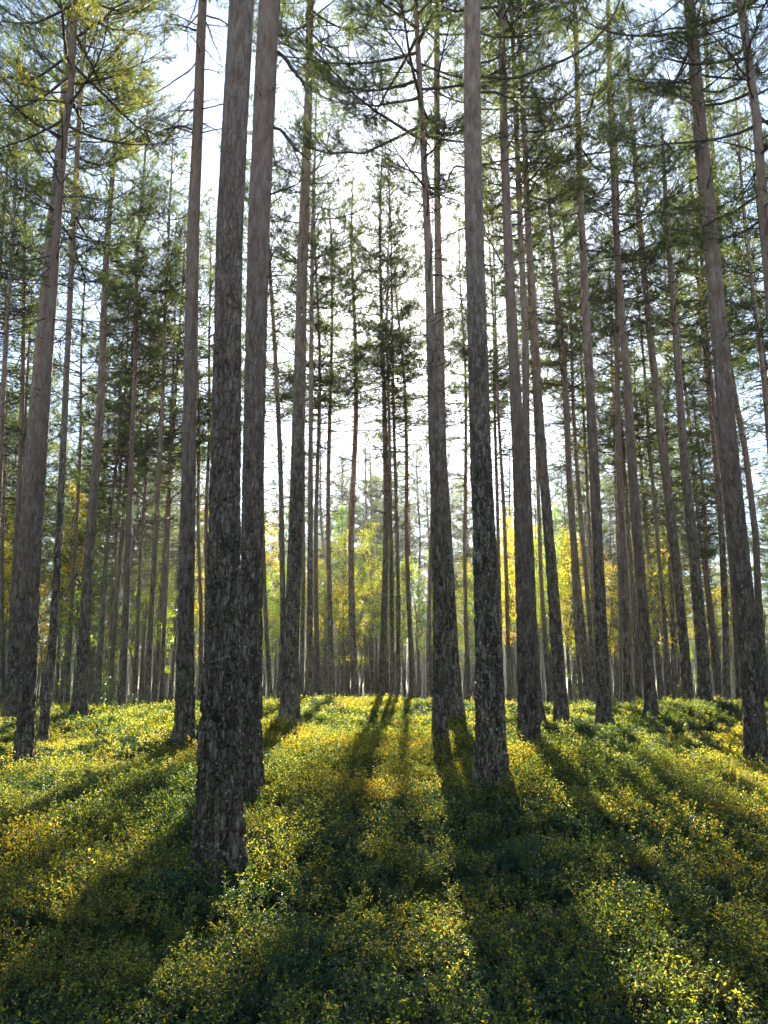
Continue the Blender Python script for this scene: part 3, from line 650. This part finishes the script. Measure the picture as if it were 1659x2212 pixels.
def spruce_mesh(k, H, R):
    rng = np.random.default_rng(900 + k); A = Acc()
    nb = int(H * 13); zb = np.sort(rng.uniform(0.35, H - 0.1, nb)); t = zb / H; az = rng.uniform(0, 6.28, nb)
    L = R * (1 - t) ** 0.8 * rng.uniform(0.6, 1.1, nb) + 0.08; k_ = 7; s = np.linspace(0, 1, k_)
    d = np.stack([np.cos(az), np.sin(az), 0 * az], -1); P = d[:, None] * (L[:, None] * s)[:, :, None]; P[:, :, 2] = zb[:, None] - L[:, None] * (0.75 * s ** 1.3 - 0.30 * s ** 4)
    P = bend(P, rng, 0.02); V, Q = tubes(P, (0.006 + 0.006 * L)[:, None] * (1 - 0.8 * s), 4); A.add(V, None, Q, 0)
    m = np.maximum(3, (L / 0.045).astype(int)); rep = np.repeat(np.arange(nb), m); s3 = rng.uniform(0.12, 1, len(rep)); ii = s3 * (k_ - 1); i0 = np.minimum(ii.astype(int), k_ - 2); fr = (ii - i0)[:, None]
    p = P[rep, i0] * (1 - fr) + P[rep, i0 + 1] * fr; tg = norm(P[rep, i0 + 1] - P[rep, i0]); dn = norm(tg * 0.5 + rng.normal(0, 0.45, p.shape) + np.array([0, 0, -0.75])); ll = rng.uniform(0.08, 0.28, len(rep))
    mm = 14; u = np.linspace(0.05, 1, mm)[None, :, None]; b0 = p[:, None] + dn[:, None] * ll[:, None, None] * u
    dd = norm(dn[:, None] * 0.8 + rng.normal(0, 0.7, b0.shape)); wv = norm(np.cross(dd, rng.normal(0, 1, b0.shape))) * 0.006
    V = np.stack([b0 + wv, b0 - wv, b0 + dd * 0.045], 2).reshape(-1, 3); A.add(V, np.arange(len(V)).reshape(-1, 3), None, 1, np.repeat(rng.random(len(rep)), mm * 3))
    return A.mesh("crown", [M_TWIG, M_SPRUCE])
SV = [(spruce_mesh(0, 8.5, 0.95), 8.5), (spruce_mesh(1, 4.0, 1.0), 4.0), (spruce_mesh(2, 1.1, 0.35), 1.1)]
def spruce(px, y, v, s, label):
    x = (px - 829.5) / FPX * y; H = SV[v][1]
    root = bpy.data.objects.new("spruce_tree", None); COL.objects.link(root); root.empty_display_size = 0.3
    root.location = (x, y, float(terrain(x, y))); root.scale = (s, s, s); root.rotation_euler = (0, 0, rng.uniform(0, 6))
    cen = lambda z: np.stack([0 * z, 0 * z, z], -1); rad = lambda z: np.maximum(0.010 * H * (1 - z / H), 0.004)
    link("trunk", trunk_mesh("trunk", cen, rad, H, 8, 0.3, 1, 0), root); link("crown", SV[v][0], root); tag(root, label, "spruce tree", "spruces under the pines")
spruce(222, 31, 0, 1.0, "tall narrow dark green spruce with hanging boughs between the slim left trunks")
spruce(238, 36, 0, 0.85, "second narrow spruce just right of the tall hanging one, partly behind a trunk")
spruce(212, 33, 1, 0.9, "low wide dark spruce at the foot of the tall hanging spruce")
spruce(105, 34, 1, 0.7, "low dark spruce between the crossing pair and the bare-patch pine")
spruce(247, 27, 2, 1.3, "knee-high bright green spruce seedling on the crest beside the slim left trunks")
spruce(1478, 26, 2, 1.2, "small bright green spruce seedling beside the leaning crest pine")
spruce(6, 15.5, 2, 0.55, "tiny bright green spruce seedling left of the crossing pair's foot")
spruce(303, 26, 2, 0.6, "tiny spruce seedling on the crest between the tall even pine and the spruces")

# ------------------------------------------------------------------ instanced ground cover and far wood (stuff)
def gn_scatter(name, P, rot, scl, idx, coll):
    me = bpy.data.meshes.new(name); me.vertices.add(len(P)); me.vertices.foreach_set('co', np.asarray(P, np.float32).ravel())
    a = me.attributes.new('rot', 'FLOAT_VECTOR', 'POINT'); a.data.foreach_set('vector', np.asarray(rot, np.float32).ravel())
    a = me.attributes.new('scl', 'FLOAT_VECTOR', 'POINT'); a.data.foreach_set('vector', np.asarray(scl, np.float32).ravel())
    a = me.attributes.new('idx', 'INT', 'POINT'); a.data.foreach_set('value', np.asarray(idx, np.int32))
    me.update(); o = link(name, me)
    g = bpy.data.node_groups.new(name, 'GeometryNodeTree')
    g.interface.new_socket('Geometry', in_out='INPUT', socket_type='NodeSocketGeometry'); g.interface.new_socket('Geometry', in_out='OUTPUT', socket_type='NodeSocketGeometry')
    gi = g.nodes.new('NodeGroupInput'); go = g.nodes.new('NodeGroupOutput'); ip = g.nodes.new('GeometryNodeInstanceOnPoints'); ci = g.nodes.new('GeometryNodeCollectionInfo')
    ci.inputs['Collection'].default_value = coll; ci.inputs['Separate Children'].default_value = True; ci.inputs['Reset Children'].default_value = True
    def na(nm, ty):
        q = g.nodes.new('GeometryNodeInputNamedAttribute'); q.data_type = ty; q.inputs['Name'].default_value = nm; return q.outputs['Attribute']
    er = g.nodes.new('FunctionNodeEulerToRotation')
    g.links.new(gi.outputs[0], ip.inputs['Points']); g.links.new(ci.outputs[0], ip.inputs['Instance']); ip.inputs['Pick Instance'].default_value = True
    g.links.new(na('idx', 'INT'), ip.inputs['Instance Index']); g.links.new(na('rot', 'FLOAT_VECTOR'), er.inputs[0]); g.links.new(er.outputs[0], ip.inputs['Rotation'])
    g.links.new(na('scl', 'FLOAT_VECTOR'), ip.inputs['Scale']); g.links.new(ip.outputs[0], go.inputs[0])
    m = o.modifiers.new('scatter', 'NODES'); m.node_group = g
    return o
def source_coll(name, meshes):
    c = bpy.data.collections.new(name)
    for i, me in enumerate(meshes): c.objects.link(bpy.data.objects.new(f"{name}_{i:02d}", me))
    return c

def clump(seed, n_stem, rad, hmin, hmax, leaf, nleaf, mats, upright=0.35, wid=0.6, leafv=(0.47, 0.34)):
    rng = np.random.default_rng(seed); A = Acc(); k = 5; s = np.linspace(0, 1, k)
    a = rng.uniform(0, 6.28, n_stem); r = rad * np.sqrt(rng.random(n_stem)); p0 = np.stack([r * np.cos(a), r * np.sin(a), np.full(n_stem, -0.05)], -1)
    h = rng.uniform(hmin, hmax, n_stem); out_ = np.stack([np.cos(a + rng.normal(0, 0.7, n_stem)), np.sin(a), 0 * a], -1) * rng.uniform(0.1, 0.6, n_stem)[:, None]
    P = p0[:, None] + (out_ * h[:, None])[:, None] * (s ** 1.5)[None, :, None]; P[:, :, 2] += (h[:, None] + 0.05) * s
    P = bend(P, rng, 0.006); V, Q = tubes(P, np.full((n_stem, 1), 0.0018) * (1.2 - 0.7 * s), 3); A.add(V, None, Q, 0)
    # side sprigs
    m = 4; rep = np.repeat(np.arange(n_stem), m); s3 = rng.uniform(0.3, 0.95, len(rep)); ii = s3 * (k - 1); i0 = np.minimum(ii.astype(int), k - 2); fr = (ii - i0)[:, None]
    q0 = P[rep, i0] * (1 - fr) + P[rep, i0 + 1] * fr; d = norm(rng.normal(0, 1, q0.shape) * np.array([1, 1, 0.3]) + np.array([0, 0, 0.9])); l = h[rep] * rng.uniform(0.25, 0.5, len(rep)); q1 = q0 + d * l[:, None]
    V, Q = tubes(np.stack([q0, (q0 + q1) / 2 + rng.normal(0, 0.004, q0.shape), q1], 1), np.full((len(rep), 3), 0.0012), 3); A.add(V, None, Q, 0)
    q0 = np.concatenate([q0, P[:, 2]]); q1 = np.concatenate([q1, P[:, -1]]); rep = np.arange(len(q0)).repeat(nleaf); u = rng.uniform(0.15, 1.05, len(rep))[:, None]
    c = q0[rep] * (1 - u) + q1[rep] * u
    ax = norm(rng.normal(0, 1, c.shape) * np.array([1, 1, 0.5]) + np.array([0, 0, upright])); sd_ = norm(np.cross(ax, np.array([0, 0, 1.0]) + rng.normal(0, 0.45, c.shape)))
    ll = (leaf * rng.uniform(0.65, 1.25, len(c)))[:, None]; up_ = np.cross(sd_, ax) * ll * 0.12; c = c + ax * ll * 0.1
    V = np.stack([c, c + ax * ll * 0.30 + sd_ * ll * wid * 0.42 + up_, c + ax * ll * 0.72 + sd_ * ll * wid * 0.36 + up_, c + ax * ll, c + ax * ll * 0.72 - sd_ * ll * wid * 0.36 + up_, c + ax * ll * 0.30 - sd_ * ll * wid * 0.42 + up_], 1).reshape(-1, 3)
    b = np.arange(len(c))[:, None] * 6; Q = np.concatenate([b + [[0, 1, 2, 3]], b + [[0, 3, 4, 5]]]); A.add(V, None, Q, 1, np.repeat(np.clip(rng.normal(leafv[0], leafv[1], len(c)), 0, 1), 6))
    return A.mesh("clump", mats)
bil = [clump(10 + i, 11, 0.13, 0.11, 0.25, 0.018, 7, [M_TWIG, M_BIL]) for i in range(5)] + [clump(20 + i, 9, 0.15, 0.11, 0.22, 0.027, 5, [M_TWIG, M_BIL]) for i in range(3)]
ling = [clump(40 + i, 14, 0.13, 0.06, 0.14, 0.018, 6, [M_TWIG, M_LING], upright=0.5, wid=0.7, leafv=(0.45, 0.25)) for i in range(4)]
def tuft(seed):
    rng = np.random.default_rng(seed); n = 26; s = np.linspace(0, 1, 5); a = rng.uniform(0, 6.28, n); h = rng.uniform(0.12, 0.34, n); ln = rng.uniform(0.1, 0.7, n)
    d = np.stack([np.cos(a), np.sin(a), 0 * a], -1); P = d[:, None] * (0.02 + (h * ln)[:, None] * s ** 2)[:, :, None]; P[:, :, 2] = h[:, None] * (s - 0.25 * ln[:, None] * s ** 3) - 0.03
    wv = np.stack([-np.sin(a), np.cos(a), 0 * a], -1)[:, None] * (0.0028 * (1 - 0.85 * s))[None, :, None]
    V = np.stack([P - wv, P + wv], 2).reshape(-1, 3); b = (np.arange(n)[:, None] * 10 + np.arange(4)[None] * 2).reshape(-1, 1); Q = b + np.array([[0, 1, 3, 2]])
    A = Acc(); A.add(V, None, Q, 0, np.repeat(rng.random(n), 10)); return A.mesh("tuft", [M_GRASS])
tufts = [tuft(60 + i) for i in range(3)]

rng = np.random.default_rng(33)
def ground_points(dens_fn, y0, y1, half=0.62, cap=60000, pad=1.5):
    L = []
    for _ in range(12):
        nq = 40000; y = rng.uniform(y0, y1, nq); x = rng.uniform(-1, 1, nq) * (y1 * half + pad)
        m = np.abs(x) < y * half + pad; area = (y1 - y0) * 2 * (y1 * half + pad)
        keep = m & (rng.random(nq) < dens_fn(x, y) * area / (nq * 12)); L.append(np.stack([x[keep], y[keep]], -1))
    P = np.concatenate(L)
    D = ((P[:, None, :] - BASES[None, :, :2]) ** 2).sum(-1).min(1); P = P[D > 0.27 ** 2]
    return np.column_stack([P, terrain(P[:, 0], P[:, 1]) - 0.01])
def kindmap(x, y): return fbm(x * 0.35, y * 0.35, 77, 3)        # > 0: lingonberry carpets, < 0: bilberry
def add_scatter(name, P, coll, lo, hi, s0, s1, label, tilt=0.15):
    nP = len(P); rot = np.column_stack([rng.normal(0, tilt, nP), rng.normal(0, tilt, nP), rng.uniform(0, 6.28, nP)]); sc = rng.uniform(s0, s1, nP) * np.clip(1.0 + 1.1 * fbm(P[:, 0] * 0.8, P[:, 1] * 0.8, 91, 2), 0.6, 1.25)
    sc = sc[:, None] * np.array([[1, 1, 1]]) * np.column_stack([np.ones(nP), np.ones(nP), rng.uniform(0.8, 1.15, nP)])
    o = gn_scatter(name, P, rot, sc, rng.integers(lo, hi, nP), coll); tag(o, label, "undergrowth", kind='stuff'); return o
cb = source_coll("bilberry_clump", bil); cl_ = source_coll("lingonberry_clump", ling); ct = source_coll("grass_tuft", tufts)
bd = lambda x, y: np.where(kindmap(x, y) < 0.10, 1.0, 0.4) * np.interp(y, [3, 12, 20, 30, 31], [46, 38, 24, 14, 14])
P = ground_points(bd, 2.6, 14); 
add_scatter("bilberry_shrubs", P, cb, 0, 5, 0.75, 1.15, "knee-low bilberry shrubs with green, yellow and orange leaves covering the near slope")
n1 = len(P)
P = ground_points(lambda x, y: np.where(kindmap(x, y) < 0.10, 1.0, 0.3) * np.interp(y, [14, 24, 34, 60], [26, 17, 8, 3]), 14, 60, 0.58)
add_scatter("bilberry_shrubs", P, cb, 5, 8, 0.7, 1.1, "sunlit yellow bilberry shrubs over the crest and beyond it")
n2 = len(P)
P = ground_points(lambda x, y: np.where(kindmap(x, y) < 0.0, 0.45, 1.0) * np.interp(y, [3, 12, 20, 30, 31], [22, 24, 20, 10, 10]), 2.6, 30)
add_scatter("lingonberry_carpet", P, cl_, 0, 4, 0.8, 1.3, "low glossy dark green lingonberry carpet between the bilberries")
n3 = len(P)
P = ground_points(lambda x, y: np.where(fbm(x * 0.5, y * 0.5, 55) > 0.18, 4.0, 0.25), 2.6, 30)
add_scatter("grass_tufts", P, ct, 0, 3, 0.7, 1.2, "thin grass tufts standing in the bilberries")
print("clumps", n1, n2, n3, len(P))

# far wood: beyond the countable trees
def whole_tree(k, v, needles):
    A = Acc(); tm, cm, H = variant(k, *v, needles=needles, nw=0.022)
    for me, mo in ((tm, 0), (cm, 1)):
        nv = len(me.vertices); V = np.empty(nv * 3, np.float32); me.vertices.foreach_get('co', V); V = V.reshape(-1, 3)
        npol = len(me.polygons); ls = np.empty(npol, np.int32); me.polygons.foreach_get('loop_start', ls); lt = np.empty(npol, np.int32); me.polygons.foreach_get('loop_total', lt)
        li = np.empty(len(me.loops), np.int32); me.loops.foreach_get('vertex_index', li); mi = np.empty(npol, np.int32); me.polygons.foreach_get('material_index', mi)
        q = lt == 4; Q = li[ls[q][:, None] + np.arange(4)]; T = li[ls[~q][:, None] + np.arange(3)]
        A.V.append(V); A.v.append(np.full(nv, 0.5)); A.Q.append(Q + A.n); A.T.append(T + A.n); A.qm.append(mi[q] + mo); A.tm.append(mi[~q] + mo); A.n += nv
    return A.mesh("whole_tree", [M_BARK, M_TWIG, M_NEEDLE])
far = [whole_tree(30, (19.0, 8.0, 1.6, 0.6), 7), whole_tree(31, (20.0, 10.0, 1.7, 0.6), 7), whole_tree(32, (16.0, 5.0, 1.5, 0.6), 7)]
def low_spruce(seed, H, R):
    me = spruce_mesh(seed, H, R); return me
far.append(low_spruce(5, 7.0, 1.6)); cf = source_coll("far_pine", far)
y = np.sqrt(rng.uniform(126 ** 2, 300 ** 2, 3600)); x = y * rng.uniform(-0.68, 0.68, 3600)
ys = rng.uniform(-60, 110, 900); xs = rng.choice([-1, 1], 900) * rng.uniform(3, 75, 900)      # unseen wood round the sides and back, added to block sky light
ok = ((ys < -16) | (np.abs(xs) > 0.66 * ys + 5)) & (np.hypot(xs, ys) > 7) & (np.arange(900) < 620)
y = np.concatenate([y, ys[ok]]); x = np.concatenate([x, xs[ok]]); P = np.column_stack([x, y, terrain(x, y)])
nP = len(P); rot = np.column_stack([rng.normal(0, 0.012, (nP, 2)), rng.uniform(0, 6.28, nP)]); s_ = rng.uniform(0.85, 1.1, nP)[:, None] * np.ones((1, 3))
o = gn_scatter("far_wood", P, rot, s_, np.where(rng.random(nP) < 0.22, 3, rng.integers(0, 3, nP)), cf); tag(o, "far pine wood closing the view behind the countable trunks, plus unseen trees added for shade", "wood", kind='stuff')

# ------------------------------------------------------------------ fallen sticks
def stick(pxs, thick, label, seed):
    rg = np.random.default_rng(seed); P = []
    for px, py in pxs:
        r = ray(px, py); t = 3.0
        for _ in range(4000):
            q = EYE + r * t
            if q[2] < float(terrain(q[0], q[1])) + 0.14: break
            t += 0.02
        P.append(EYE + r * t)
    P = np.array(P); o0 = P.mean(0); q = np.linspace(0, len(P) - 1, 14); PP = np.stack([np.interp(q, np.arange(len(P)), P[:, c]) for c in range(3)], -1) - o0
    PP += np.cumsum(rg.normal(0, 0.006, PP.shape), 0); A = Acc(); V, Q = tubes(PP[None], (thick * np.linspace(1, 0.45, 14))[None], 6); A.add(V, None, Q, 0)
    for a in (4, 7, 9, 11):
        dd = norm(PP[a] - PP[a - 1] + rg.normal(0, 0.06, 3)); W4 = bend((PP[a] + dd * rg.uniform(0.08, 0.25) * np.linspace(0, 1, 4)[:, None])[None], rg, 0.015)
        V, Q = tubes(W4, np.array([[1, 0.8, 0.6, 0.4]]) * thick * 0.5, 4); A.add(V, None, Q, 0)
    o = link("fallen_branch", A.mesh("fallen_branch", [M_STICK], smooth=True)); o.location = o0; tag(o, label, "fallen branch", "fallen dry branches")
stick([(634, 1716), (652, 1742), (672, 1768)], 0.010, "thin dark dry branch lying right of the thickest pine's companion", 1)
stick([(1144, 1806), (1170, 1808), (1206, 1822)], 0.012, "dark curved dry branch in the shaded green below the knotted pine", 2)
stick([(330, 2120), (352, 2106), (392, 2104)], 0.009, "pale crooked twig low in the near bilberries, below the thickest pine", 3)
stick([(1345, 1512), (1360, 1522), (1392, 1508)], 0.012, "reddish dry branch lying on the crest between two slim pines", 4)
stick([(400, 1782), (406, 1752), (404, 1738)], 0.007, "short pale dead twig leaning on the thickest pine's left foot", 5)

# ------------------------------------------------------------------ haze
def haze(density):
    x0, x1, y0, y1, z0, z1 = -1900, 1900, -450, 2700, -4, 32
    V = np.array([(x, y, z) for z in (z0, z1) for y in (y0, y1) for x in (x0, x1)], float)
    Q = np.array([(0, 2, 3, 1), (4, 5, 7, 6), (0, 1, 5, 4), (2, 6, 7, 3), (0, 4, 6, 2), (1, 3, 7, 5)])
    m, t = mat("haze"); v = nn(t, 'ShaderNodeVolumePrincipled'); v.inputs['Color'].default_value = (0.93, 0.96, 1.0, 1); v.inputs['Density'].default_value = density; v.inputs['Anisotropy'].default_value = 0.72
    o = nn(t, 'ShaderNodeOutputMaterial'); t.links.new(v.outputs[0], o.inputs['Volume'])
    ob = link("haze", mesh("haze", V, None, Q, [m])); tag(ob, "thin sunlit haze hanging between the trunks", "haze", kind='stuff')
haze(0.0002)
